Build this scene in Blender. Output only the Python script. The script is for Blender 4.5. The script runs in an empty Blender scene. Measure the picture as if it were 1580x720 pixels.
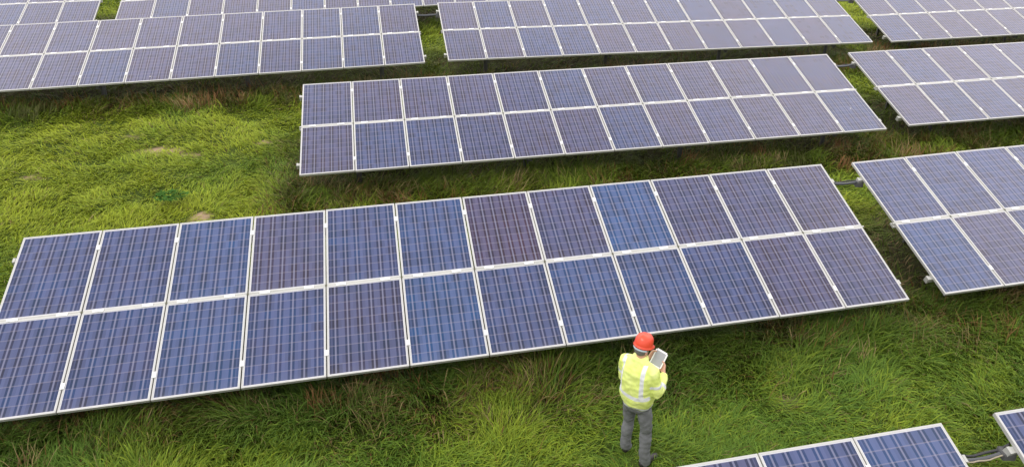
import bpy, bmesh, math, random
import numpy as np
from mathutils import Vector, Matrix, noise as mnoise

random.seed(7)
rng = np.random.default_rng(11)
scene = bpy.context.scene
COL = scene.collection

# ------------------------------------------------------------------ helpers
def tag(o, label=None, cat=None, group=None, kind=None):
    if label: o['label'] = label
    if cat: o['category'] = cat
    if group: o['group'] = group
    if kind: o['kind'] = kind
    return o

def empty(name, loc, rz=0.0):
    o = bpy.data.objects.new(name, None)
    o.empty_display_size = 0.2
    o.location = loc
    o.rotation_euler = (0, 0, rz)
    COL.objects.link(o)
    return o

def link_mesh(name, me, parent=None, mat=None):
    o = bpy.data.objects.new(name, me)
    COL.objects.link(o)
    if parent is not None: o.parent = parent
    if mat is not None and len(me.materials) == 0: me.materials.append(mat)
    return o

def bm_box(bm, x0, x1, y0, y1, z0, z1, mi=0):
    vs = [bm.verts.new(p) for p in ((x0,y0,z0),(x1,y0,z0),(x1,y1,z0),(x0,y1,z0),(x0,y0,z1),(x1,y0,z1),(x1,y1,z1),(x0,y1,z1))]
    for f in ((3,2,1,0),(4,5,6,7),(0,1,5,4),(1,2,6,5),(2,3,7,6),(3,0,4,7)):
        bm.faces.new([vs[i] for i in f]).material_index = mi
    return vs

def bm_done(bm, name, smooth=False):
    bmesh.ops.recalc_face_normals(bm, faces=bm.faces)
    me = bpy.data.meshes.new(name)
    bm.to_mesh(me); bm.free()
    if smooth:
        for p in me.polygons: p.use_smooth = True
    return me

def tube(bm, pts, radii, seg=14, squash=None, mi=0):
    """closed tapered tube through pts with rounded ends"""
    pts = [Vector(p) for p in pts]
    if not hasattr(radii, '__len__'): radii = [radii]*len(pts)
    d0 = (pts[1]-pts[0]).normalized(); d1 = (pts[-1]-pts[-2]).normalized()
    P = []; R = []
    for a in (0.0, 0.45, 0.8):
        P.append(pts[0]-d0*radii[0]*math.sqrt(max(0, 1-a*a))*0.9); R.append(radii[0]*a if a else radii[0]*0.05)
    P += pts; R += list(radii)
    for a in (0.8, 0.45, 0.0):
        P.append(pts[-1]+d1*radii[-1]*math.sqrt(max(0, 1-a*a))*0.9); R.append(radii[-1]*a if a else radii[-1]*0.05)
    ref = Vector((0,0,1)) if abs(d0.z) < 0.9 else Vector((0,1,0))
    n = d0.cross(ref).normalized()
    rings = []
    for i, p in enumerate(P):
        a = P[max(i-1,0)]; b = P[min(i+1,len(P)-1)]
        t = (b-a).normalized()
        n = (n - t*n.dot(t)).normalized()
        bnm = t.cross(n)
        rings.append([bm.verts.new(p + (n*math.cos(2*math.pi*k/seg)*(squash or 1) + bnm*math.sin(2*math.pi*k/seg))*R[i]) for k in range(seg)])
    for a, b in zip(rings, rings[1:]):
        for k in range(seg):
            bm.faces.new((a[k], a[(k+1)%seg], b[(k+1)%seg], b[k])).material_index = mi
    bm.faces.new(rings[0][::-1]).material_index = mi; bm.faces.new(rings[-1]).material_index = mi

def loft(bm, rings, seg=28, power=2.3):
    """horizontal super-ellipse rings (x,y,z,rx,ry)"""
    R = []
    for (x,y,z,rx,ry) in rings:
        row = []
        for k in range(seg):
            a = 2*math.pi*k/seg; c, s = math.cos(a), math.sin(a)
            row.append(bm.verts.new((x+rx*math.copysign(abs(c)**(2/power), c), y+ry*math.copysign(abs(s)**(2/power), s), z)))
        R.append(row)
    for a, b in zip(R, R[1:]):
        for k in range(seg):
            bm.faces.new((a[k], a[(k+1)%seg], b[(k+1)%seg], b[k]))
    bm.faces.new(R[0][::-1]); bm.faces.new(R[-1])

def ellipsoid(bm, c, r, M=None, u=20, v=12):
    mat = Matrix.Translation(c) @ (M or Matrix.Identity(4)) @ Matrix.Diagonal((*r, 1))
    bmesh.ops.create_uvsphere(bm, u_segments=u, v_segments=v, radius=1, matrix=mat)

def remeshed(bm, name, voxel, smooth_iter=4, wrinkle=0, wscale=(9,9,4)):
    bmesh.ops.recalc_face_normals(bm, faces=bm.faces)
    me = bpy.data.meshes.new(name+'_raw'); bm.to_mesh(me); bm.free()
    o = bpy.data.objects.new(name+'_raw', me); COL.objects.link(o)
    m = o.modifiers.new('r', 'REMESH'); m.mode = 'VOXEL'; m.voxel_size = voxel
    s = o.modifiers.new('s', 'SMOOTH'); s.iterations = smooth_iter; s.factor = 0.5
    dg = bpy.context.evaluated_depsgraph_get(); dg.update()
    out = bpy.data.meshes.new_from_object(o.evaluated_get(dg))
    out.name = name
    bpy.data.objects.remove(o); bpy.data.meshes.remove(me)
    if wrinkle:
        nrm = [v.normal.copy() for v in out.vertices]
        for v, n in zip(out.vertices, nrm):
            p = v.co
            a = mnoise.noise(Vector((p.x*wscale[0], p.y*wscale[1], p.z*wscale[2])))
            b = mnoise.noise(Vector((p.x*wscale[0]*2.3+5, p.y*wscale[1]*2.3, p.z*wscale[2]*3.1)))
            v.co = p + n*wrinkle*(a + 0.55*b)
    for p in out.polygons: p.use_smooth = True
    return out

# ------------------------------------------------------------------ node helpers
def new_mat(name):
    m = bpy.data.materials.new(name); m.use_nodes = True
    nt = m.node_tree
    b = nt.nodes['Principled BSDF']
    return m, nt, b

def simple_mat(name, col, rough=0.5, metal=0.0, var=0.12, scale=40, bump=0.0, spec=0.5):
    m, nt, b = new_mat(name)
    tc = nt.nodes.new('ShaderNodeTexCoord'); nz = nt.nodes.new('ShaderNodeTexNoise')
    nz.inputs['Scale'].default_value = scale; nz.inputs['Detail'].default_value = 4
    nt.links.new(tc.outputs['Object'], nz.inputs['Vector'])
    r = nt.nodes.new('ShaderNodeMapRange'); r.inputs['To Min'].default_value = 1-var; r.inputs['To Max'].default_value = 1+var
    nt.links.new(nz.outputs['Fac'], r.inputs['Value'])
    mx = nt.nodes.new('ShaderNodeVectorMath'); mx.operation = 'SCALE'
    mx.inputs[0].default_value = col[:3]
    nt.links.new(r.outputs['Result'], mx.inputs['Scale'])
    nt.links.new(mx.outputs['Vector'], b.inputs['Base Color'])
    b.inputs['Roughness'].default_value = rough; b.inputs['Metallic'].default_value = metal
    b.inputs['Specular IOR Level'].default_value = spec
    if bump:
        bp = nt.nodes.new('ShaderNodeBump'); bp.inputs['Strength'].default_value = bump; bp.inputs['Distance'].default_value = 0.01
        nt.links.new(nz.outputs['Fac'], bp.inputs['Height']); nt.links.new(bp.outputs['Normal'], b.inputs['Normal'])
    return m

class NT:
    """tiny expression builder on a node tree"""
    def __init__(s, nt): s.nt = nt
    def put(s, sock, v):
        if isinstance(v, (int, float)): sock.default_value = v
        elif isinstance(v, tuple): sock.default_value = v
        else: s.nt.links.new(v, sock)
    def m(s, op, a, b=0.0, c=None):
        n = s.nt.nodes.new('ShaderNodeMath'); n.operation = op
        s.put(n.inputs[0], a); s.put(n.inputs[1], b)
        if c is not None: s.put(n.inputs[2], c)
        return n.outputs[0]
    def ramp(s, v, lo, hi, a=0.0, b=1.0):
        n = s.nt.nodes.new('ShaderNodeMapRange'); n.interpolation_type = 'SMOOTHSTEP'
        s.put(n.inputs['Value'], v); s.put(n.inputs['From Min'], lo); s.put(n.inputs['From Max'], hi)
        s.put(n.inputs['To Min'], a); s.put(n.inputs['To Max'], b)
        return n.outputs['Result']
    def mix(s, f, a, b):
        n = s.nt.nodes.new('ShaderNodeMix'); n.data_type = 'RGBA'
        s.put(n.inputs[0], f); s.put(n.inputs[6], a); s.put(n.inputs[7], b)
        return n.outputs[2]
    def noise(s, vec, scale, detail=3, rough=0.5):
        n = s.nt.nodes.new('ShaderNodeTexNoise'); n.inputs['Scale'].default_value = scale
        n.inputs['Detail'].default_value = detail; n.inputs['Roughness'].default_value = rough
        s.put(n.inputs['Vector'], vec)
        return n.outputs['Fac']

# ------------------------------------------------------------------ layout (metres, ground frame; camera stands over the origin)
PX, PY = 1.012, 1.330            # panel pitch along the array / up the slope
PW, PH = 0.997, 1.311            # one panel
ARR = {  # centre, along-array axis, up-slope axis
'A':((-0.4738,8.8546,1.0086),(0.97827,0.20709,0.01048),(-0.19839,0.92008,0.33778)),
'B':((1.8035,14.7267,1.0354),(0.97961,0.20074,0.00857),(-0.19343,0.93072,0.31039)),
'C':((-8.4220,17.9416,1.0754),(0.97660,0.21441,0.01705),(-0.20858,0.92473,0.31839)),
'E':((4.0388,20.5873,1.1787),(0.97904,0.20364,-0.00365),(-0.19219,0.92962,0.31443)),
'F':((16.8342,23.6318,1.0766),(0.98228,0.18673,0.01588),(-0.18175,0.92857,0.32360)),
'G':((14.3658,17.5001,1.0960),(0.98064,0.19538,0.01334),(-0.18994,0.93230,0.30780)),
'H':((12.0069,11.5841,1.1362),(0.97767,0.20926,0.01906),(-0.20360,0.92100,0.33211)),
'I':((-1.3031,3.1146,1.2080),(0.97317,0.22919,-0.02013),(-0.20971,0.91963,0.33212)),
'J':((11.0148,5.7337,1.2667),(0.97981,0.19954,0.01283),(-0.19120,0.91620,0.35217)),
'D':((-6.0913,23.6926,1.1397),(0.97686,0.21130,0.03313),(-0.21061,0.92327,0.32127)),
'K':((-18.4730,20.9449,0.9375),(0.97526,0.22082,0.01005),(-0.21189,0.92093,0.32708)),
}
LABEL = {
'A':'long blue solar array directly behind the man in the yellow jacket',
'B':'purple-grey solar array whole in view, next row behind the long blue array',
'C':'solar array at the upper left, its low edge above the open meadow',
'E':'pale lavender solar array, top centre, next row behind the whole purple-grey array',
'F':'pale solar array in the far top right corner of the photo',
'G':'solar array second from the top at the right edge of the photo',
'H':'blue solar array cut by the right edge, right neighbour of the long blue array',
'I':'nearest solar array at the bottom edge, its top corner below the man',
'J':'solar array showing just a small corner at the bottom right edge',
'D':'farthest solar array along the top edge, right of the small grass gap',
'K':'far solar array in the top left corner, left of the small grass gap',
}
ARR_C = {k: np.array(v[0]) for k, v in ARR.items()}
RES_P = np.array([[c[0], c[1]] for c in ARR_C.values()])
RES_Z = np.array([c[2]-1.1028 for c in ARR_C.values()])

# smooth value noise in numpy
def vnoise(x, y, scale, seed):
    r = np.random.default_rng(seed).random((256, 256))
    X = x/scale; Y = y/scale
    i = np.floor(X).astype(int); j = np.floor(Y).astype(int)
    fx = X-i; fy = Y-j
    fx = fx*fx*(3-2*fx); fy = fy*fy*(3-2*fy)
    g = lambda a, b: r[a % 256, b % 256]
    return (g(i,j)*(1-fx)+g(i+1,j)*fx)*(1-fy)+(g(i,j+1)*(1-fx)+g(i+1,j+1)*fx)*fy
def fbm(x, y, scale, seed, octs=3):
    t = 0; a = 1; s = 0
    for o in range(octs):
        t = t + a*vnoise(x+13.7*o, y-7.1*o, scale/2**o, seed+o); s += a; a *= 0.55
    return t/s

def ground_z(x, y):
    x = np.asarray(x, float); y = np.asarray(y, float)
    d2 = (x[..., None]-RES_P[:,0])**2+(y[..., None]-RES_P[:,1])**2
    w = 1/(d2+9)**1.5
    z = (w*RES_Z).sum(-1)/(w.sum(-1)+1/80**1.5*0.3)
    z = z + 0.06*(fbm(x, y, 1.6, 3, 3)-0.5) + 0.07*(fbm(x, y, 0.45, 33, 2)-0.5)
    return z
def gz(x, y): return float(ground_z(np.array([x]), np.array([y]))[0])

# bare-soil spots: x, y, rx, ry, strength
SOIL = [(-7.4,14.35,.55,.22,.6),(-6.75,14.2,.3,.12,.5),(-5.62,11.72,.2,.16,.95),(-5.6,12.93,.14,.1,.5),(-5.4,14.8,.18,.12,.8),
        (3.63,7.64,.28,.2,.33),(3.25,7.35,.12,.1,.33),(4.6,8.0,.15,.1,.4),(-9.3,13.0,.25,.12,.5),(-8.4,14.9,.3,.12,.45)]
def soil_mask(x, y):
    m = np.zeros_like(x)
    jx = 0.25*(fbm(x, y, .35, 77)-.5); jy = 0.25*(fbm(x, y, .35, 91)-.5)
    for sx, sy, rx, ry, s in SOIL:
        d = np.sqrt(((x+jx-sx)/rx)**2+((y+jy-sy)/ry)**2)
        m = np.maximum(m, s*np.clip(1.5-d, 0, 1)*np.clip(0.15+1.6*vnoise(x, y, .11, 19), 0, 1))
    return m

# local coords relative to arrays (ground projection)
def array_local(x, y):
    best = np.full(x.shape, 1e9); bu = np.zeros_like(x); bw = np.zeros_like(x)
    for k, (c, u, v) in ARR.items():
        uu = np.array(u[:2])/np.hypot(*u[:2]); ww = np.array([-uu[1], uu[0]])
        a = (x-c[0])*uu[0]+(y-c[1])*uu[1]; b = (x-c[0])*ww[0]+(y-c[1])*ww[1]
        d = np.maximum(np.abs(a)-6.07, 0)**2+np.maximum(np.abs(b)-1.25, 0)**2
        m = d < best
        best = np.where(m, d, best); bu = np.where(m, a, bu); bw = np.where(m, b, bw)
    return np.sqrt(best), bu, bw

# ------------------------------------------------------------------ materials
# photovoltaic glass: 6 x 10 cells with three busbars, tinted by the object's colour
def make_pv():
    m, nt, b = new_mat('photovoltaic_cells'); N = NT(nt)
    uv = nt.nodes.new('ShaderNodeUVMap'); uv.uv_map = 'UVMap'
    sp = nt.nodes.new('ShaderNodeSeparateXYZ'); nt.links.new(uv.outputs['UV'], sp.inputs[0])
    u, v = sp.outputs[0], sp.outputs[1]
    ub = N.m('MULTIPLY_ADD', u, 1.036, -0.018); vb = N.m('MULTIPLY_ADD', v, 1.028, -0.014)
    cu = N.m('MULTIPLY', ub, 6.0); cv = N.m('MULTIPLY', vb, 10.0)
    fu = N.m('FRACT', cu); fv = N.m('FRACT', cv)
    eu = N.m('MINIMUM', fu, N.m('SUBTRACT', 1.0, fu)); ev = N.m('MINIMUM', fv, N.m('SUBTRACT', 1.0, fv))
    oi = nt.nodes.new('ShaderNodeObjectInfo')
    # random per cell
    cmb = nt.nodes.new('ShaderNodeCombineXYZ')
    N.put(cmb.inputs[0], N.m('FLOOR', cu)); N.put(cmb.inputs[1], N.m('FLOOR', cv)); N.put(cmb.inputs[2], N.m('MULTIPLY', oi.outputs['Random'], 97.0))
    wn = nt.nodes.new('ShaderNodeTexWhiteNoise'); wn.noise_dimensions = '3D'; nt.links.new(cmb.outputs[0], wn.inputs['Vector'])
    cb2 = nt.nodes.new('ShaderNodeCombineXYZ'); N.put(cb2.inputs[0], u); N.put(cb2.inputs[1], N.m('MULTIPLY', v, 1.32)); N.put(cb2.inputs[2], N.m('MULTIPLY', oi.outputs['Random'], 31.0))
    big = N.noise(cb2.outputs[0], 2.0, 3); fine = N.noise(cb2.outputs[0], 95, 2, 0.7)
    base = oi.outputs['Color']
    # low-frequency shift between blue and plum
    warm = N.mix(0.5, base, (0.060, 0.036, 0.075, 1)); cool = N.mix(0.4, base, (0.014, 0.07, 0.22, 1))
    wn2 = nt.nodes.new('ShaderNodeSeparateColor'); nt.links.new(wn.outputs['Color'], wn2.inputs[0])
    c = N.mix(N.ramp(N.m('ADD', big, N.m('MULTIPLY_ADD', wn2.outputs[2], 0.2, -0.1)), 0.3, 0.7), warm, cool)
    c = N.mix(0.25, c, base)
    k = N.m('MULTIPLY', N.m('MULTIPLY_ADD', wn.outputs['Value'], 0.34, 0.40), N.m('MULTIPLY_ADD', fine, 1.0, 0.5))
    sc = nt.nodes.new('ShaderNodeVectorMath'); sc.operation = 'SCALE'; nt.links.new(c, sc.inputs[0]); nt.links.new(k, sc.inputs['Scale'])
    c = sc.outputs['Vector']
    # wide grey field around the cell gap, dark stripes either side of the centre busbar
    dc = N.m('ABSOLUTE', N.m('SUBTRACT', fu, 0.5))
    band = N.m('MULTIPLY', N.ramp(dc, 0.225, 0.27), N.m('MULTIPLY_ADD', wn.outputs['Value'], 0.30, 0.66))
    grey = N.mix(0.5, (0.130, 0.143, 0.270, 1), N.mix(0.75, c, base))
    edge = N.m('MULTIPLY', N.ramp(ub, 0.018, 0.045), N.ramp(N.m('SUBTRACT', 1.0, ub), 0.018, 0.045))
    c = N.mix(N.m('MULTIPLY', band, N.m('MULTIPLY_ADD', edge, 0.8, 0.2)), c, grey)
    bus = N.ramp(dc, 0.05, 0.085, 1.0, 0.0)
    c = N.mix(N.m('MULTIPLY', bus, 0.6), c, (0.21, 0.215, 0.33, 1))
    row = N.ramp(ev, 0.032, 0.065, 1.0, 0.0)
    c = N.mix(N.m('MULTIPLY', row, 0.24), c, (0.34, 0.30, 0.36, 1))
    # white backsheet margin
    mu = N.m('MINIMUM', ub, N.m('SUBTRACT', 1.0, ub)); mv = N.m('MINIMUM', vb, N.m('SUBTRACT', 1.0, vb))
    mg = N.m('LESS_THAN', N.m('MINIMUM', N.m('MULTIPLY', mu, 0.99), N.m('MULTIPLY', mv, 1.31)), 0.0)
    c = N.mix(mg, c, (0.62, 0.62, 0.66, 1))
    # dust towards the lower edge
    dust = N.m('MULTIPLY', N.ramp(v, 0.0, 0.12, 0.10, 0.02), N.noise(cb2.outputs[0], 14, 4))
    c = N.mix(dust, c, (0.45, 0.42, 0.36, 1))
    vo = nt.nodes.new('ShaderNodeTexVoronoi'); vo.inputs['Scale'].default_value = 5.5; nt.links.new(cb2.outputs[0], vo.inputs['Vector'])
    vs_ = nt.nodes.new('ShaderNodeSeparateColor'); nt.links.new(vo.outputs['Color'], vs_.inputs[0])
    spot = N.m('MULTIPLY', N.m('LESS_THAN', vo.outputs['Distance'], N.m('MULTIPLY_ADD', vs_.outputs[1], 0.06, 0.03)), N.m('GREATER_THAN', vs_.outputs[0], 0.985))
    c = N.mix(N.m('MULTIPLY', spot, 0.8), c, (0.62, 0.60, 0.52, 1))
    nt.links.new(c, b.inputs['Base Color'])
    b.inputs['Roughness'].default_value = 0.16
    b.inputs['IOR'].default_value = 1.5
    b.inputs['Coat Weight'].default_value = 0.0
    return m
M_PV = make_pv()
M_FRAME = simple_mat('anodised_frame', (0.50, 0.495, 0.48), 0.45, 0.2, 0.14, 9)
M_CLAMP = simple_mat('bright_clamp', (0.84, 0.84, 0.83), 0.35, 0.1, 0.05, 60)
M_RAIL = simple_mat('galvanised_rail', (0.50, 0.50, 0.47), 0.5, 0.3, 0.15, 18)
M_POST = simple_mat('galvanised_post', (0.12, 0.12, 0.12), 0.6, 0.3, 0.25, 14)
M_GAP_DOT = simple_mat('dark_gap_dot', (0.10, 0.10, 0.06), 0.7)
M_BACK = simple_mat('panel_backsheet', (0.5, 0.5, 0.5), 0.7)
M_CABLE = simple_mat('black_cable', (0.025, 0.025, 0.028), 0.5)
M_TRAY = simple_mat('grey_conduit', (0.075, 0.08, 0.09), 0.5, 0.1)
M_STRIP = simple_mat('pale_cable', (0.34, 0.29, 0.21), 0.6)

# ------------------------------------------------------------------ solar array parts (shared meshes)
def panel_mesh():
    bm = bmesh.new()
    hx, hy = PW/2-0.009, PH/2-0.009
    vs = bm_box(bm, -hx, hx, -hy, hy, -0.010, -0.004)
    me = bm_done(bm, 'panel')
    uvl = me.uv_layers.new(name='UVMap')
    for p in me.polygons:
        top = p.normal.z > 0.5
        p.material_index = 0 if top else 1
        for li in p.loop_indices:
            co = me.vertices[me.loops[li].vertex_index].co
            uvl.data[li].uv = ((co.x+hx)/(2*hx), (co.y+hy)/(2*hy))
    me.materials.append(M_PV); me.materials.append(M_BACK)
    return me
def frame_mesh():
    bm = bmesh.new(); hx, hy, w, t = PW/2, PH/2, 0.0175, 0.044
    bm_box(bm, -hx, hx, hy-w, hy, -t, 0); bm_box(bm, -hx, hx, -hy, -hy+w, -t, 0)
    bm_box(bm, -hx, -hx+w, -hy+w, hy-w, -t, -0.0005); bm_box(bm, hx-w, hx, -hy+w, hy-w, -t, -0.0005)
    me = bm_done(bm, 'panel_frame'); me.materials.append(M_FRAME)
    return me
def clamp_mesh(lx, ly):
    bm = bmesh.new()
    bm_box(bm, -lx/2, lx/2, -ly/2, ly/2, 0.001, 0.010)
    bm_box(bm, -0.008, 0.008, -ly/2+0.004, ly/2-0.004, -0.04, 0.001) if ly >= lx else bm_box(bm, -lx/2+0.004, lx/2-0.004, -0.008, 0.008, -0.04, 0.001)
    bmesh.ops.create_cone(bm, cap_ends=True, segments=8, radius1=0.009, radius2=0.009, depth=0.008, matrix=Matrix.Translation((0,0,0.0135)))
    me = bm_done(bm, 'clamp'); me.materials.append(M_CLAMP)
    return me
def purlin_mesh():
    bm = bmesh.new(); L = 6.07+0.045
    # C section: web and two flanges
    bm_box(bm, -L, L, -0.03, 0.03, -0.052, -0.046)
    bm_box(bm, -L, L, -0.03, -0.024, -0.125, -0.052); bm_box(bm, -L, L, -0.024, 0.03, -0.131, -0.125)
    # end stops
    for s in (-1, 1):
        bm_box(bm, s*L-0.015, s*L+0.015, -0.034, 0.034, -0.136, -0.040)
    me = bm_done(bm, 'purlin'); me.materials.append(M_RAIL)
    return me
def midrail_mesh():
    bm = bmesh.new(); L = 6.07+0.03
    bm_box(bm, -L, L, -0.045, 0.045, -0.075, -0.046)
    bm_box(bm, -L, L, -0.0085, 0.0085, -0.046, -0.0015)
    for i in range(1, 12):
        x = (i-6)*PX
        bm_box(bm, x-0.0125, x+0.0125, -0.0135, 0.0135, 0.0015, 0.005, 1)  # added dark plate standing in for the see-through gap at each crossing
    me = bm_done(bm, 'centre_rail'); me.materials.append(M_RAIL); me.materials.append(M_GAP_DOT)
    return me
def rafter_mesh():
    bm = bmesh.new()
    bm_box(bm, -0.03, 0.03, -1.2, 1.2, -0.235, -0.138)
    bm_box(bm, -0.045, 0.045, -1.2, 1.2, -0.241, -0.235)
    me = bm_done(bm, 'rafter'); me.materials.append(M_POST); return me
def post_mesh():
    bm = bmesh.new()
    bm_box(bm, -0.05, 0.05, -0.004, 0.004, 0, 1); bm_box(bm, -0.05, -0.042, -0.04, -0.004, 0, 1); bm_box(bm, 0.042, 0.05, 0.004, 0.04, 0, 1)
    me = bm_done(bm, 'post'); me.materials.append(M_POST); return me
ME_PANEL, ME_FRAME = panel_mesh(), frame_mesh()
ME_CLAMPV, ME_CLAMPH = clamp_mesh(0.046, 0.075), clamp_mesh(0.13, 0.040)
ME_PUR, ME_MID, ME_RAF, ME_POST = purlin_mesh(), midrail_mesh(), rafter_mesh(), post_mesh()

BLUE = (0.014, 0.058, 0.185); INDIGO = (0.018, 0.044, 0.150); PLUM = (0.042, 0.036, 0.095); MAROON = (0.048, 0.014, 0.036)
TINT_A = [['i','i','b','p','i','b','m','p','B','p','p','P'],
          ['i','i','b','i','q','B','i','b','b','i','P','p']]
TC = {'q':(0.032,0.040,0.115), 'i':INDIGO, 'b':BLUE, 'B':(0.012,0.076,0.23), 'p':PLUM, 'P':(0.050,0.034,0.082), 'm':MAROON}

def table_matrix(k):
    c, u, v = (Vector(t) for t in ARR[k])
    u.normalize(); v = (v-u*v.dot(u)).normalized(); n = u.cross(v)
    M = Matrix((u, v, n)).transposed().to_4x4(); M.translation = c
    return M

def build_array(k):
    M = table_matrix(k)
    c = M.translation
    yaw = math.atan2(M[1][0], M[0][0])
    root = empty('solar_array', (c.x, c.y, gz(c.x, c.y)), yaw)
    tag(root, LABEL[k], 'solar array', 'tilted solar arrays set out in rows on the grass')
    Ri = (Matrix.Translation(root.location) @ Matrix.Rotation(yaw, 4, 'Z')).inverted()
    B = Ri @ M
    def part(name, me, x, y, z=0.0, rot=0.0, parent=root):
        o = link_mesh(name, me, parent)
        o.matrix_local = B @ Matrix.Translation((x, y, z)) @ Matrix.Rotation(rot, 4, 'Z')
        return o
    rr = random.Random('arr'+k)
    far = c.y > 13
    for j in range(2):
        for i in range(12):
            jx, jy = rr.uniform(-.002, .002), rr.uniform(-.002, .002)
            p = link_mesh('panel', ME_PANEL, root)
            p.matrix_local = B @ Matrix.Translation(((i-5.5)*PX+jx, (0.5-j)*PY+jy, 0)) @ Matrix.Rotation(rr.uniform(-.004,.004), 4, 'X') @ Matrix.Rotation(rr.uniform(-.004,.004), 4, 'Y')
            if k == 'A': t = TC[TINT_A[j][i]]
            elif k in 'IJH': t = TC[rr.choice('iibiip')]
            else: t = [(0.024,0.044,0.130), (0.036,0.036,0.098), (0.046,0.036,0.088), (0.050,0.036,0.082)][rr.randrange(4)]
            f = rr.uniform(0.92, 1.10)
            p.color = (t[0]*f, t[1]*f, t[2]*f, 1)
            if k == 'A' and (j, i) == (0, 6): p['label'] = 'dark maroon tinted panel'
            if k == 'A' and (j, i) == (0, 8): p['label'] = 'bright blue panel in the upper row'
            if k == 'A' and (j, i) == (1, 5): p['label'] = 'bright blue panel in the lower row'
            link_mesh('frame', ME_FRAME, p)
    for i in range(1, 12):
        x = (i-6)*PX
        part('clamp', ME_CLAMPV, x, 1.02); part('clamp', ME_CLAMPV, x, -1.0)
    for i in range(12):
        for s in (-0.30, 0.27):
            part('clamp', ME_CLAMPH, (i-5.5)*PX+s+rr.uniform(-.02,.02), 0)
    for y in (0.98, -0.30, -1.0):
        if y != -0.30: part('purlin', ME_PUR, 0, y)
    part('purlin', ME_MID, 0, 0)
    # rafters and pairs of posts down to the turf
    for x in (-5.0, -1.67, 1.67, 5.0):
        part('rafter', ME_RAF, x, 0)
        for y in (-0.78, 0.80):
            top = M @ Vector((x, y, -0.238))
            g = gz(top.x, top.y)-0.15
            o = link_mesh('post', ME_POST, root)
            o.matrix_local = Ri @ Matrix.Translation((top.x, top.y, g)) @ Matrix.Rotation(yaw, 4, 'Z') @ Matrix.Diagonal((1, 1, top.z-g, 1))
    return M
TM = {k: build_array(k) for k in ARR}

# cable conduits that bridge the gaps between neighbouring arrays
def conduit(a, b, v0, label, sag=0.05, pale=True):
    p = TM[a] @ Vector((6.05, v0, -0.10)); q = TM[b] @ Vector((-6.05, v0, -0.10))
    root = empty('cable_conduit', (p+q)/2)
    tag(root, label, 'cable conduit', 'cable conduits bridging the gaps between arrays')
    inv = Matrix.Translation(-root.location)
    n = 10
    pts = [inv @ (p.lerp(q, t/n) + Vector((0, 0, -sag*4*(t/n)*(1-t/n)))) for t in range(n+1)]
    bm = bmesh.new(); tube(bm, pts, 0.022, 10)
    o = link_mesh('conduit_pipe', bm_done(bm, 'conduit_pipe', True), root, M_TRAY)
    bm = bmesh.new(); tube(bm, [x+Vector((0.0, 0.045, 0.012+0.01*math.sin(i*1.3))) for i, x in enumerate(pts)], 0.013, 8)
    link_mesh('cable', bm_done(bm, 'cable', True), root, M_CABLE)
    if pale:
        bm = bmesh.new(); tube(bm, [x+Vector((0.0, -0.035, 0.022+0.008*math.sin(i*1.9))) for i, x in enumerate(pts)], 0.007, 8)
        link_mesh('cable', bm_done(bm, 'cable', True), root, M_STRIP)
    # junction box under the right-hand array's rail
    bm = bmesh.new(); e = pts[-1]
    bm_box(bm, e.x-0.10, e.x+0.03, e.y-0.06, e.y+0.06, e.z-0.09, e.z-0.015)
    bmesh.ops.bevel(bm, geom=bm.edges[:], offset=0.008, segments=2, affect='EDGES')
    link_mesh('junction_box', bm_done(bm, 'junction_box'), root, M_POST)
conduit('A', 'H', 0.98, 'dark conduit across the gap right of the long blue array', 0.03, False)
conduit('B', 'G', 0.98, 'dark cable conduit across the gap at the right end of the whole purple-grey array', 0.03, False)
conduit('I', 'J', 1.00, 'black conduit with a pale cable along it at the bottom right corner', 0.06)
conduit('C', 'E', 0.90, 'blue-grey conduit high in the grass gap at the top centre of the photo', 0.02, False)
conduit('E', 'F', 0.98, 'short conduit in the grass gap at the top edge near the far right array', 0.02, False)

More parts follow.
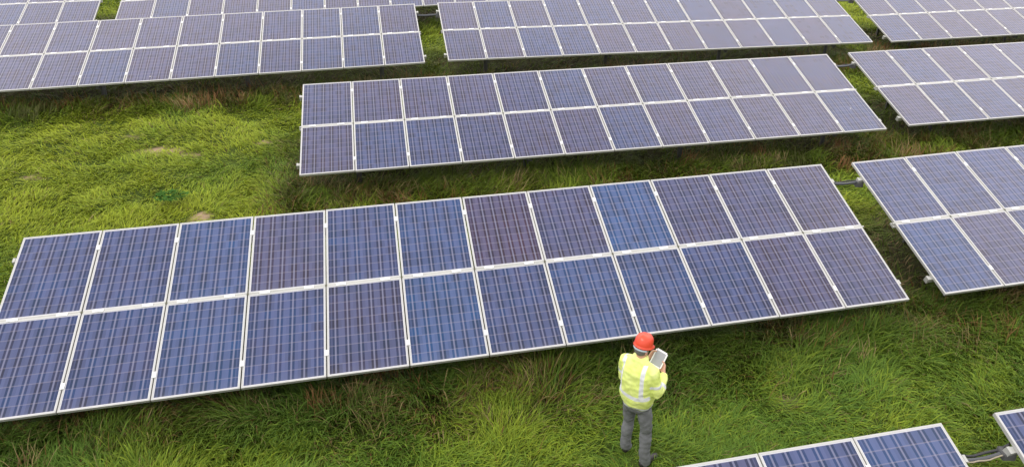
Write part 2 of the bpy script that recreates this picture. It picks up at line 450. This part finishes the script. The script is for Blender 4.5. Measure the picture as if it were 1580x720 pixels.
# ------------------------------------------------------------------ ground sheet
def build_ground():
    def axis(lo, hi, fine):
        a = list(np.arange(lo, hi+1e-6, fine))
        ext = [1, 2, 4, 8, 16, 32, 64, 128, 256, 500]
        return np.array([lo-e for e in ext[::-1]] + a + [hi+e for e in ext])
    xs = axis(-26, 28, 0.2); ys = axis(-2, 36, 0.2)
    X, Y = np.meshgrid(xs, ys, indexing='ij')
    Z = ground_z(X, Y)
    S = soil_mask(X, Y)
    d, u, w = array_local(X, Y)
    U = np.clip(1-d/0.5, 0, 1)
    n, m = X.shape
    V = np.stack([X, Y, Z], -1).reshape(-1, 3)
    idx = np.arange(n*m).reshape(n, m)
    F = np.stack([idx[:-1,:-1], idx[1:,:-1], idx[1:,1:], idx[:-1,1:]], -1).reshape(-1, 4)
    me = bpy.data.meshes.new('ground')
    me.vertices.add(len(V)); me.vertices.foreach_set('co', V.ravel())
    me.loops.add(F.size); me.loops.foreach_set('vertex_index', F.ravel().astype(np.int32))
    me.polygons.add(len(F)); me.polygons.foreach_set('loop_start', np.arange(0, F.size, 4, dtype=np.int32))
    me.update(calc_edges=True)
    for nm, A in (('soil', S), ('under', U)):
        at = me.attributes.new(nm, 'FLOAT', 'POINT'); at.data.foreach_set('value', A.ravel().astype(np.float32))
    me.polygons.foreach_set('use_smooth', np.ones(len(F), bool))
    m_, nt, b = new_mat('meadow_soil'); N = NT(nt)
    geo = nt.nodes.new('ShaderNodeNewGeometry')
    so = nt.nodes.new('ShaderNodeAttribute'); so.attribute_name = 'soil'
    un = nt.nodes.new('ShaderNodeAttribute'); un.attribute_name = 'under'
    n1 = N.noise(geo.outputs['Position'], 0.6, 4); n2 = N.noise(geo.outputs['Position'], 9, 4, 0.7)
    g = N.mix(N.ramp(n1, 0.35, 0.65), (0.045, 0.075, 0.012, 1), (0.075, 0.11, 0.015, 1))
    g = N.mix(N.m('MULTIPLY', n2, 0.6), g, (0.035, 0.04, 0.012, 1))
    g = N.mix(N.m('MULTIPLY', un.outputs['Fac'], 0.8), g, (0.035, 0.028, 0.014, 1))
    s = N.mix(n2, (0.20, 0.135, 0.08, 1), (0.42, 0.31, 0.21, 1))
    g = N.mix(N.ramp(so.outputs['Fac'], 0.1, 0.5), g, s)
    nt.links.new(g, b.inputs['Base Color']); b.inputs['Roughness'].default_value = 0.95
    b.inputs['Specular IOR Level'].default_value = 0.1
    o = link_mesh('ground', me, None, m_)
    tag(o, kind='structure')
build_ground()

# ------------------------------------------------------------------ grass
CAM_H = 7.2466
def visible(x, y, margin=1.6):
    # keep the wedge of meadow the photo (and a step to either side) can see
    half = 1.6+0.80*(y-0.5)
    return (np.abs(x-0.3) < half+margin) & (y > 3.2) & (y < 33)

def grass_material(name):
    m, nt, b = new_mat(name); N = NT(nt)
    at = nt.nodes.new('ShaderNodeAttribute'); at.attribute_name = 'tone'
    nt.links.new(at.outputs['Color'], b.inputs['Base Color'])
    b.inputs['Roughness'].default_value = 0.6; b.inputs['Specular IOR Level'].default_value = 0.25
    tr = nt.nodes.new('ShaderNodeBsdfTranslucent'); nt.links.new(at.outputs['Color'], tr.inputs['Color'])
    mx = nt.nodes.new('ShaderNodeMixShader'); mx.inputs[0].default_value = 0.35
    nt.links.new(b.outputs[0], mx.inputs[1]); nt.links.new(tr.outputs[0], mx.inputs[2])
    nt.links.new(mx.outputs[0], nt.nodes['Material Output'].inputs['Surface'])
    return m

def blades_mesh(name, x, y, L, W, ang, lean, droop, col0, col1):
    """N blades; 7 verts each: root pair, two middle pairs, tip"""
    n = len(x)
    z = ground_z(x, y)-0.01
    dx, dy = np.cos(ang), np.sin(ang)
    # side vector horizontal, with random twist against the lean direction
    tw = ang+np.pi/2+rng.normal(0, 0.5, n)
    sx, sy = np.cos(tw), np.sin(tw)
    V = np.empty((n, 7, 3), np.float32); C = np.empty((n, 7, 4), np.float32); C[..., 3] = 1
    ts = [0.0, 0.38, 0.74, 1.0]; ws = [0.8, 1.0, 0.7]
    for q, t in enumerate(ts):
        h = L*lean*(t**1.5)              # horizontal reach
        up = L*np.sqrt(np.clip(1-lean**2, 0.02, 1))*(t-droop*t*t*t)
        px, py, pz = x+dx*h, y+dy*h, z+up
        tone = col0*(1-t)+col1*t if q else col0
        if q < 3:
            w = W*ws[q]/2
            V[:, 2*q] = np.stack([px-sx*w, py-sy*w, pz], -1); V[:, 2*q+1] = np.stack([px+sx*w, py+sy*w, pz], -1)
            C[:, 2*q, :3] = tone; C[:, 2*q+1, :3] = tone
        else:
            V[:, 6] = np.stack([px, py, pz], -1); C[:, 6, :3] = tone
    base = (np.arange(n)*7)[:, None]
    Q = np.concatenate([base+np.array([0,1,3,2]), base+np.array([2,3,5,4])], 1).reshape(-1)      # two quads
    T = (base+np.array([4,5,6])).reshape(-1)
    loops = np.concatenate([Q, T]).astype(np.int32)
    nq = 2*n
    starts = np.concatenate([np.arange(nq)*4, nq*4+np.arange(n)*3]).astype(np.int32)
    me = bpy.data.meshes.new(name)
    me.vertices.add(n*7); me.vertices.foreach_set('co', V.ravel())
    me.loops.add(len(loops)); me.loops.foreach_set('vertex_index', loops)
    me.polygons.add(len(starts)); me.polygons.foreach_set('loop_start', starts)
    me.update(calc_edges=True)
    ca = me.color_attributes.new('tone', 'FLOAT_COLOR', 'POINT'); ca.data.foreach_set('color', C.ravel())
    me.polygons.foreach_set('use_smooth', np.ones(len(starts), bool))
    return me

def scatter(density_near, dmin, ref=8.5, pw=1.7):
    N0 = int(density_near*60*30)
    # stratified in distance: rejection from the near density
    xs, ys = [], []
    for y0 in np.arange(3.2, 33, 1.0):
        half = 1.6+0.80*(y0+1-0.5)+1.6
        D = math.hypot(y0+0.5, CAM_H)
        rho = max(density_near*(ref/max(D, ref))**pw, dmin)
        k = int(rho*2*half)
        xs.append(rng.uniform(-half+0.3, half+0.3, k)); ys.append(rng.uniform(y0, y0+1, k))
    return np.concatenate(xs), np.concatenate(ys)

def build_grass():
    x, y = scatter(2800, 520)
    D = np.sqrt(x*x+y*y+CAM_H**2)
    d, u, w = array_local(x, y)
    soil = soil_mask(x, y)
    deep = (d < 0.01) & (w > -0.55)
    clump = np.clip(0.5+1.5*(fbm(x, y, 0.38, 21, 3)-0.5), 0, 1)
    keep = rng.random(len(x)) < np.where(deep, 0.30, 1.0)*(1-0.85*np.clip(soil*1.1, 0, 1))*np.clip(0.45+1.1*clump, 0, 1)
    x, y, D, d, u, w, clump, soil = (a[keep] for a in (x, y, D, d, u, w, clump, soil))
    n = len(x)
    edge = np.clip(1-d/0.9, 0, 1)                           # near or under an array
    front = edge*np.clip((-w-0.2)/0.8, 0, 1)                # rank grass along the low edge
    far = np.clip((D-9)/14, 0, 1)
    patch = fbm(x, y, 1.9, 41, 3); patch2 = fbm(x, y, 0.6, 57, 2)
    L = (0.10+0.16*rng.random(n)+0.06*(y < 9))*(0.65+0.8*clump)*(1+0.75*front+0.25*edge)
    L *= 1-0.5*np.clip(soil*1.5, 0, 1)
    W = (0.0056+0.0036*rng.random(n)+0.006*(rng.random(n) < 0.10))*(1+1.1*far)
    flow = 2*np.pi*(fbm(x, y, 1.5, 61, 2)*1.5+0.25*fbm(x, y, 0.4, 71, 1))
    ang = flow+rng.normal(0, 0.85, n)
    lean = np.clip(0.62+0.25*fbm(x, y, 0.8, 81, 2)+rng.normal(0, 0.13, n)-0.18*front, 0.15, 0.96)
    droop = 0.25+0.3*rng.random(n)
    # blades pressed down around the man's boots
    for bx, by in ((1.45, 6.72), (1.66, 6.52)):
        tr = np.clip(1.25-np.hypot(x-bx, y-by)/0.24, 0, 1)
        L = L*(1-0.6*tr); lean = np.clip(lean+0.4*tr, 0.15, 0.96)
    # colour
    lime = np.array([0.425, 0.500, 0.036]); mid = np.array([0.315, 0.425, 0.034]); deepg = np.array([0.150, 0.275, 0.032])
    straw = np.array([0.36, 0.27, 0.12]); rust = np.array([0.20, 0.10, 0.035]); olive = np.array([0.105, 0.105, 0.025])
    t = np.clip(0.46+(patch-0.5)*1.15+0.55*(patch2-0.5)+0.26*np.clip((y-9.8)/2, -1, 1)+rng.normal(0, 0.22, n), 0, 1)[:, None]
    c = np.where(t < 0.5, deepg+(mid-deepg)*t*2, mid+(lime-mid)*(t*2-1))
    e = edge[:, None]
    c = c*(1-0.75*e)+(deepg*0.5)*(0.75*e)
    brown = (fbm(x, y, 0.8, 101, 2) > 0.52)
    r = rng.random(n)
    mk = (r < 0.035) | ((r < 0.10+0.32*edge) & brown & (d < 0.8))
    pick = rng.random(n)
    dry = np.where((pick < 0.35)[:, None], straw, np.where((pick < 0.6)[:, None], rust, olive))
    c = np.where(mk[:, None], dry*(0.6+0.6*rng.random(n))[:, None], c)
    c = c*(0.78+0.44*rng.random(n))[:, None]
    me = blades_mesh('grass', x, y, L, W, ang, lean, droop, c*0.50, c*1.06)  # darker roots: natural tone plus painted shade between the blades
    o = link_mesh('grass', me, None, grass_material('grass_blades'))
    tag(o, 'bright green matted meadow grass growing between the solar arrays', 'grass', kind='stuff')
    return n

def build_dry_grass():
    """rank, seeding grass that stands along the low edges and in the gaps, in tufts"""
    xs, ys, tint = [], [], []
    rr = np.random.default_rng(5)
    for k, (c, u, v) in ARR.items():
        if k in 'KD': continue
        uu = np.array(u[:2])/np.hypot(*u[:2]); ww = np.array([-uu[1], uu[0]])
        for _ in range(70):
            a = rr.uniform(-6.6, 7.0); b = rr.uniform(-1.75, -0.75)
            p = np.array(c[:2])+uu*a+ww*b
            m = rr.integers(15, 60); s = rr.uniform(0.06, 0.22); tn = rr.random()
            xs.append(p[0]+rr.normal(0, s*1.6, m)); ys.append(p[1]+rr.normal(0, s, m)); tint.append(np.full(m, tn))
    # the brown tuft in front of the long array, left of centre
    for (px, py, m) in ((-1.62, 7.72, 150), (-1.9, 7.9, 90), (-4.2, 7.25, 100), (-5.0, 6.9, 120), (-5.6,6.7,80)):
        xs.append(px+rr.normal(0, 0.12, m)); ys.append(py+rr.normal(0, 0.10, m)); tint.append(np.full(m, 0.05))
    x = np.concatenate(xs); y = np.concatenate(ys); tn = np.concatenate(tint)
    ok = visible(x, y); x, y, tn = x[ok], y[ok], tn[ok]; n = len(x)
    D = np.sqrt(x*x+y*y+CAM_H**2)
    L = rr.uniform(0.30, 0.58, n); W = (0.005+0.003*rr.random(n))*(1+1.2*np.clip((D-9)/14, 0, 1))
    ang = 2*np.pi*fbm(x, y, 1.2, 131, 1)*1.4+rr.normal(0, 0.7, n)
    lean = np.clip(rr.normal(0.42, 0.18, n), 0.05, 0.9)
    rust = np.array([0.27, 0.14, 0.055]); straw = np.array([0.38, 0.28, 0.13]); olive = np.array([0.12, 0.13, 0.035])
    t = tn[:, None]
    c = np.where(t < 0.3, rust, np.where(t < 0.55, straw, olive))*(0.6+0.7*rr.random(n))[:, None]
    me = blades_mesh('dry_grass', x, y, L, W, ang, lean, np.full(n, 0.22), c*0.6, c*1.1)  # same painted shade towards the roots
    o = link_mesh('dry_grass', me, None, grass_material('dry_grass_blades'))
    tag(o, 'brown and straw coloured tall dry grass along the low edges of the arrays', 'dry grass', kind='stuff')
NB = build_grass(); build_dry_grass()
print('blades', NB)

# ------------------------------------------------------------------ broad-leaved weeds
def weed(x, y, n, size, label, seed):
    rr = random.Random(seed); bm = bmesh.new()
    for i in range(n):
        a = rr.uniform(0, 2*math.pi); L = size*rr.uniform(0.6, 1.1); wd = L*rr.uniform(0.28, 0.4); el = rr.uniform(0.25, 1.1)
        r0 = rr.uniform(0, 1)**0.6*size*2.4; ox, oy = r0*math.cos(a*1.7), 0.7*r0*math.sin(a*1.7)
        d = Vector((math.cos(a), math.sin(a), 0)); s = Vector((-d.y, d.x, 0))
        rows = []
        for t, w in ((0, .06), (.2, .55), (.45, 1), (.7, .8), (.9, .35), (1, .04)):
            p = Vector((ox, oy, 0.05))+d*(L*t*math.cos(el))+Vector((0, 0, L*math.sin(el)*(t-0.5*t*t)+0.05))
            rows.append([bm.verts.new(p+s*wd*w*q/2+Vector((0, 0, abs(q)*wd*w*0.18))) for q in (-1, 0, 1)])
        for A, B in zip(rows, rows[1:]):
            for q in (0, 1): bm.faces.new((A[q], A[q+1], B[q+1], B[q]))
    me = bm_done(bm, 'weed', True)
    o = link_mesh('weed', me, None, M_WEED); o.location = (x, y, gz(x, y)+0.13)
    tag(o, label, 'weed')
M_WEED = simple_mat('dock_leaf', (0.045, 0.115, 0.018), 0.8, 0, 0.35, 12, 0, 0.08)
weed(-6.2, 12.0, 150, 0.12, 'dark broad-leaved weed in the open meadow above the long blue array', 3)

# ------------------------------------------------------------------ the man with the tablet
def build_person(px, py, yaw):
    base = gz(px, py)+0.01
    SC = 0.945; PM = Matrix.Translation((px, py, base)) @ Matrix.Rotation(math.radians(-3.5), 4, 'Y') @ Matrix.Rotation(yaw, 4, 'Z') @ Matrix.Diagonal((SC, SC, SC, 1))
    root = empty('person', (px, py, base), yaw); root.matrix_world = PM
    tag(root, 'person in red hard hat, yellow reflective jacket and grey trousers, looking at a tablet', 'person')
    HEADM = Matrix.Translation((0.0, 0.075, 1.625)) @ Matrix.Rotation(math.radians(-14), 4, 'Z') @ Matrix.Rotation(math.radians(-24), 4, 'X')
    # tablet frame
    tc = Vector((0.075, 0.36, 1.315)); ax = Vector((0.985, 0.02, -0.17)).normalized(); ay = Vector((0.10, 0.74, 0.66)); ay = (ay-ax*ay.dot(ax)).normalized(); tn = ax.cross(ay)
    T = lambda a, b, d: tc+ax*a+ay*b+tn*d
    sh = {1: Vector((0.168, 0.02, 1.425)), -1: Vector((-0.168, 0.02, 1.425))}
    el = {1: Vector((0.245, 0.02, 1.135)), -1: Vector((-0.225, 0.045, 1.14))}
    wr = {1: Vector((0.215, 0.245, 1.235)), -1: Vector((-0.06, 0.280, 1.265))}
    hip = {1: Vector((0.09, 0.0, 0.90)), -1: Vector((-0.09, 0.0, 0.90))}
    kn = {1: Vector((0.122, 0.01, 0.49)), -1: Vector((-0.138, 0.055, 0.49))}
    an = {1: Vector((0.150, -0.045, 0.08)), -1: Vector((-0.160, 0.03, 0.08))}
    # ---- body: one continuous skin
    bm = bmesh.new()
    loft(bm, [(0,0,.84,.12,.08),(0,0,.92,.14,.09),(0,0,1.05,.14,.095),(0,.005,1.2,.155,.105),(0,.01,1.33,.165,.105),(0,.015,1.42,.15,.085),(0,.02,1.47,.09,.065)])
    tube(bm, [(0,.02,1.42),(0,.045,1.50),(0,.065,1.57)], [.062,.057,.056])
    for q in (
        ((0,0,.02),(.077,.097,.105)), ((0,.035,-.045),(.058,.066,.072)), ((0,.062,-.085),(.03,.03,.028))):
        ellipsoid(bm, Vector(), (1,1,1), HEADM @ Matrix.Translation(q[0]) @ Matrix.Diagonal((*q[1],1)))
    H = lambda *p: HEADM @ Vector(p)
    tube(bm, [H(0,.092,.015), H(0,.108,-.012), H(0,.113,-.026)], [.009,.011,.014], 10)       # nose
    tube(bm, [H(-.022,.094,-.058), H(0,.100,-.058), H(.022,.094,-.058)], [.006,.008,.006], 8)  # lips
    tube(bm, [H(-.05,.078,.034), H(0,.094,.036), H(.05,.078,.034)], [.010,.010,.010], 8)       # brow
    for s in (-1, 1):
        ellipsoid(bm, Vector(), (1,1,1), HEADM @ Matrix.Translation((s*.080,-.008,-.01)) @ Matrix.Rotation(s*.3,4,'Z') @ Matrix.Diagonal((.011,.024,.034,1)), 12, 8)
        tube(bm, [sh[s], sh[s].lerp(el[s], .5), el[s], el[s].lerp(wr[s], .35), wr[s]], [.055,.050,.042,.043,.029])
        tube(bm, [hip[s], hip[s].lerp(kn[s], .5), kn[s], kn[s].lerp(an[s], .35), an[s]], [.070,.064,.050,.048,.038])
        # hand: palm, four fingers behind the tablet, thumb on its face
        b0 = -0.075 if s > 0 else -0.005
        kn_pts = []
        for f in range(4):
            b = b0+0.033-0.022*f
            ln = (0.062, 0.074, 0.070, 0.055)[f]
            k0 = T(s*(0.122-.028), b, -0.010); kn_pts.append(k0)
            tube(bm, [wr[s], wr[s].lerp(k0, .6), k0], [.018, .014, .0105], 10)
            tube(bm, [k0, T(s*(0.110-.028), b+.002, -0.026), T(s*(0.090-ln*0.62), b+.004, -0.024), T(s*(0.090-ln), b+.006, -0.0155)], [.0100,.0092,.0084,.0072], 10)
        tb = wr[s].lerp(kn_pts[1], .35)
        tube(bm, [tb, T(s*(0.132-.028), b0+.045, 0.012), T(s*(0.112-.028), b0+.062, 0.018), T(s*(0.088-.028), b0+.070, 0.0145)], [.016,.0125,.0108,.0088], 10)
    body = link_mesh('body', remeshed(bm, 'body', 0.0055, 2), root, simple_mat('skin', (0.55, 0.30, 0.215), 0.5, 0, 0.10, 30))
    # eyes
    M_EYE = simple_mat('eye', (0.75, 0.75, 0.72), 0.2, var=0.02)
    for s in (-1, 1):
        bm = bmesh.new(); ellipsoid(bm, H(s*.031, .089, .012), (.0125,.0125,.0125), None, 12, 8)
        link_mesh('eye', bm_done(bm, 'eye', True), root, M_EYE)
    # ---- hair: short grey band under the hat
    bm = bmesh.new()
    ellipsoid(bm, Vector(), (1,1,1), HEADM @ Matrix.Translation((0,-.014,.026)) @ Matrix.Diagonal((.084,.098,.108,1)), 28, 18)
    bmesh.ops.bisect_plane(bm, geom=bm.verts[:]+bm.edges[:]+bm.faces[:], plane_co=H(0,0,-.075), plane_no=HEADM.to_3x3() @ Vector((0,.62,-.78)), clear_outer=True)
    bmesh.ops.bisect_plane(bm, geom=bm.verts[:]+bm.edges[:]+bm.faces[:], plane_co=H(0,.055,0), plane_no=HEADM.to_3x3() @ Vector((0,1,0)), clear_outer=True)
    link_mesh('hair', bm_done(bm, 'hair', True), root, simple_mat('grey_hair', (0.16, 0.15, 0.14), 0.8, 0, 0.4, 90, 0.6))
    # ---- hard hat
    HM = HEADM @ Matrix.Translation((0, -.004, .055)) @ Matrix.Rotation(math.radians(4), 4, 'X')
    bm = bmesh.new(); seg = 40
    rings = []
    prof = [(1.10,-.012),(1.10,.0),(1.03,.006),(1.0,.02),(.985,.05),(.93,.085),(.80,.112),(.58,.130),(.30,.139),(.0001,.142)]
    for pi, (rr_, zz) in enumerate(prof):
        row = []
        for k in range(seg):
            a = 2*math.pi*k/seg; c, s_ = math.cos(a), math.sin(a)
            r = rr_
            if pi < 3: r = rr_+(0.34*max(0, s_)**3 if pi < 2 else 0.10*max(0, s_)**3)-(0.05 if s_ < 0 else 0)   # peak over the face
            z = zz-(0.018*max(0, s_)**3 if pi < 2 else 0)
            ridge = 0.007*math.exp(-(c*r*0.101/0.016)**2) if 4 <= pi < 9 else 0
            row.append(bm.verts.new(HM @ Vector((c*r*.101, s_*r*.123, z+ridge))))
        rings.append(row)
    for A, B in zip(rings, rings[1:]):
        for k in range(seg): bm.faces.new((A[k], A[(k+1)%seg], B[(k+1)%seg], B[k]))
    M_HAT = simple_mat('red_hat_plastic', (0.80, 0.085, 0.040), 0.36, 0, 0.06, 20)
    hat = link_mesh('hard_hat', bm_done(bm, 'hard_hat', True), root, M_HAT)
    so = hat.modifiers.new('thickness', 'SOLIDIFY'); so.thickness = 0.004
    bm = bmesh.new()
    pts = [HM @ Vector((math.cos(a)*.087, math.sin(a)*.105-.004, -.035)) for a in np.linspace(math.radians(195), math.radians(345), 12)]
    tube(bm, pts, [.012]*12, 8)
    link_mesh('head_band', bm_done(bm, 'head_band', True), hat, simple_mat('pale_band', (0.50, 0.56, 0.60), 0.5))
    # ---- jacket
    bm = bmesh.new()
    loft(bm, [(0,0,.885,.178,.138),(0,0,.90,.188,.146),(0,-.004,.95,.200,.160),(0,-.006,1.04,.210,.165),(0,-.004,1.15,.208,.158),(0,0,1.27,.212,.150),(0,.006,1.37,.208,.135),(0,.012,1.435,.170,.110),(0,.024,1.48,.115,.092),(0,.034,1.52,.094,.088),(0,.040,1.545,.090,.086)], 32, 2.4)
    for s in (-1, 1):
        a, e, w = sh[s], el[s], wr[s].lerp(el[s], 0.10)
        tube(bm, [a+Vector((-s*.05, 0, .01)), a+Vector((s*.012,0,-.01)), a.lerp(e,.5)+Vector((s*.008,0,0)), e, e.lerp(w,.45)+Vector((0,0,-.005)), w], [.076,.080,.076,.072,.066,.052], 18)
    jm = remeshed(bm, 'jacket', 0.010, 3, 0.014, (9, 9, 7))
    # reflective tape: signed distance to the nearest band, along torso or sleeves
    vals = np.empty(len(jm.vertices), np.float32)
    def seg_par(p, a, b):
        d = b-a; t = max(0, min(1, (p-a).dot(d)/d.dot(d))); return t, (p-(a+d*t)).length
    for i, v in enumerate(jm.vertices):
        p = v.co; best = -1.0
        arm = None
        for s in (-1, 1):
            t1, d1 = seg_par(p, sh[s]+Vector((s*.03,0,-.06)), el[s]); t2, d2 = seg_par(p, el[s], wr[s])
            if min(d1, d2) < 0.098 and abs(p.x) > 0.165: arm = (s, t1, d1, t2, d2)
            if p.y > 0.17: arm = (1 if p.x > 0 else -1, 0, 9, *seg_par(p, el[1 if p.x > 0 else -1], wr[1 if p.x > 0 else -1]))
        if arm:
            s, t1, d1, t2, d2 = arm
            if d1 < d2: best = max(0.026-abs(t1-0.52)*0.31, -.02)
            else: best = 0.026-abs(t2-0.42)*0.29
            if p.z > 1.38: best = max(best, -1)
        else:
            zc = 1.105-0.03*math.cos(p.x*7)
            best = max(0.026-abs(p.z-zc), 0.020-abs(p.z-0.915-0.006*math.sin(p.x*20)))
            if p.z > zc: best = max(best, 0.025-abs(abs(p.x+0.028)-(0.150-0.03*(p.z-1.1)))) if p.z < 1.50 else best
        vals[i] = best
    at = jm.attributes.new('tape', 'FLOAT', 'POINT'); at.data.foreach_set('value', vals)
    m_, nt, b = new_mat('hi_vis_fabric'); N = NT(nt)
    ta = nt.nodes.new('ShaderNodeAttribute'); ta.attribute_name = 'tape'
    tcn = nt.nodes.new('ShaderNodeTexCoord')
    nz = N.noise(tcn.outputs['Object'], 7, 4)
    yel = N.mix(N.ramp(nz, .3, .7), (0.74, 0.86, 0.21, 1), (0.85, 0.93, 0.33, 1))
    col = N.mix(N.ramp(ta.outputs['Fac'], -0.001, 0.003), yel, (0.76, 0.77, 0.78, 1))
    nt.links.new(col, b.inputs['Base Color']); b.inputs['Roughness'].default_value = 0.7; b.inputs['Specular IOR Level'].default_value = 0.25
    bp = nt.nodes.new('ShaderNodeBump'); bp.inputs['Strength'].default_value = 0.5; bp.inputs['Distance'].default_value = 0.012
    nt.links.new(N.noise(tcn.outputs['Object'], 16, 4), bp.inputs['Height']); nt.links.new(bp.outputs[0], b.inputs['Normal'])
    link_mesh('jacket', jm, root, m_)
    # ---- trousers
    bm = bmesh.new()
    loft(bm, [(0,0,.80,.150,.110),(0,0,.86,.172,.126),(0,0,.93,.168,.122),(0,0,.975,.160,.115)], 28)
    for s in (-1, 1):
        tube(bm, [hip[s]+Vector((0,0,-.03)), hip[s].lerp(kn[s],.5)+Vector((s*.004,0,0)), kn[s], kn[s].lerp(an[s],.5)+Vector((0,-.012,0)), an[s]+Vector((0,-.004,.02)), an[s]+Vector((0,.0,-.035))], [.094,.086,.073,.071,.069,.073], 20)
    tm = remeshed(bm, 'trousers', 0.010, 3, 0.012, (9, 9, 7))
    link_mesh('trousers', tm, root, simple_mat('grey_work_cloth', (0.200, 0.205, 0.220), 0.8, 0, 0.25, 10, 0.4, 0.2))
    # ---- boots
    M_BOOT = simple_mat('dark_boot', (0.03, 0.027, 0.025), 0.5, 0, 0.3, 20)
    for s in (-1, 1):
        bm = bmesh.new(); a = an[s]; f = Vector((s*0.30, 0.95, 0)).normalized()
        tube(bm, [a+Vector((0,0,.03)), a+Vector((0,0,-.03))], [.05,.052])
        tube(bm, [a-f*.05+Vector((0,0,-.045)), a+f*.06+Vector((0,0,-.045)), a+f*.15+Vector((0,0,-.05)), a+f*.19+Vector((0,0,-.055))], [.040,.046,.044,.034], 16)
        link_mesh('boot', remeshed(bm, 'boot', 0.008, 2), root, M_BOOT)
    # ---- the tablet: held, so a thing of its own
    M = PM
    L4 = Matrix((ax, ay, tn)).transposed().to_4x4(); L4.translation = tc
    tab = empty('tablet', (0,0,0)); tab.matrix_world = M @ L4
    tag(tab, 'white tablet computer with a grey screen held up in both hands', 'tablet')
    bm = bmesh.new(); bm_box(bm, -.078, .078, -.106, .106, -.005, .004)
    bmesh.ops.bevel(bm, geom=[e for e in bm.edges if abs((e.verts[0].co-e.verts[1].co).z) > .005], offset=.014, segments=4, affect='EDGES')
    link_mesh('casing', bm_done(bm, 'casing'), tab, simple_mat('white_casing', (0.80, 0.80, 0.80), 0.4, 0, 0.03))
    bm = bmesh.new(); bm_box(bm, -.063, .063, -.086, .086, .004, .0056)
    link_mesh('screen', bm_done(bm, 'screen'), tab, simple_mat('grey_screen', (0.33, 0.34, 0.37), 0.15, 0, 0.06, 8))
    bm = bmesh.new(); bmesh.ops.create_cone(bm, cap_ends=True, segments=20, radius1=.007, radius2=.007, depth=.002, matrix=Matrix.Translation((0,-.0965,.0048)))
    link_mesh('home_button', bm_done(bm, 'home_button'), tab, simple_mat('button_grey', (0.5,0.5,0.5), 0.4))
build_person(1.55, 6.631, math.radians(-38))

# ------------------------------------------------------------------ light: bright overcast
SUN_EL, SUN_AZ = math.radians(52), math.radians(205)     # azimuth clockwise from +Y
world = bpy.data.worlds.new('World'); scene.world = world; world.use_nodes = True
nt = world.node_tree; N = NT(nt)
bg = nt.nodes['Background']
sky = nt.nodes.new('ShaderNodeTexSky'); sky.sky_type = 'NISHITA'; sky.sun_disc = False
sky.sun_elevation = SUN_EL; sky.sun_rotation = SUN_AZ; sky.air_density = 1.0; sky.dust_density = 2.0; sky.ozone_density = 1.0
tc = nt.nodes.new('ShaderNodeTexCoord')
cl = N.noise(tc.outputs['Generated'], 2.4, 6, 0.55)
cloud = N.mix(N.ramp(cl, 0.3, 0.7), (8.5, 8.7, 9.2, 1), (13.5, 13.4, 13.2, 1))
mixc = N.mix(N.ramp(cl, 0.22, 0.5, 0.72, 0.97), sky.outputs['Color'], cloud)
# added brighter band in the unseen far (northern) sky, lifts reflections on back arrays
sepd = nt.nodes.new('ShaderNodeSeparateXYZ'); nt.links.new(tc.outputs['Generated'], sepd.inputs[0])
sky_boost = N.m('MULTIPLY', N.ramp(sepd.outputs[2], 0.75, 0.885, 1.0, 0.0), N.ramp(sepd.outputs[1], -0.05, 0.35))
sky_boost = N.m('MULTIPLY', sky_boost, N.ramp(sepd.outputs[2], 0.25, 0.55, 0.15, 1.0))
mixc = N.mix(sky_boost, mixc, (30.5, 28.6, 28.2, 1))
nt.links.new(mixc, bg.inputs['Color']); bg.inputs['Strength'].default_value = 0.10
ld = bpy.data.lights.new('sun', 'SUN'); ld.energy = 1.4; ld.angle = math.radians(14); ld.color = (1.0, 0.95, 0.87)
lo = bpy.data.objects.new('sun', ld); COL.objects.link(lo)
sd = Vector((math.sin(SUN_AZ)*math.cos(SUN_EL), math.cos(SUN_AZ)*math.cos(SUN_EL), math.sin(SUN_EL)))
lo.rotation_euler = sd.to_track_quat('Z', 'Y').to_euler(); lo.location = sd*40

# ------------------------------------------------------------------ camera
cd = bpy.data.cameras.new('camera'); co = bpy.data.objects.new('camera', cd); COL.objects.link(co)
cd.sensor_fit = 'HORIZONTAL'; cd.sensor_width = 36; cd.lens = 26.579; cd.shift_y = -0.12658
cd.clip_start = 0.1; cd.clip_end = 2000
CM = Matrix(((0.999761,-0.021852,0.0),(0.008461,0.387112,-0.921994),(0.020147,0.921774,0.387204))).to_4x4()
CM.translation = (0, 0, CAM_H)
co.matrix_world = CM
scene.camera = co
scene.view_settings.view_transform = 'Standard'; scene.view_settings.look = 'None'; scene.view_settings.exposure = 0
scene.render.resolution_x = 1024; scene.render.resolution_y = 466
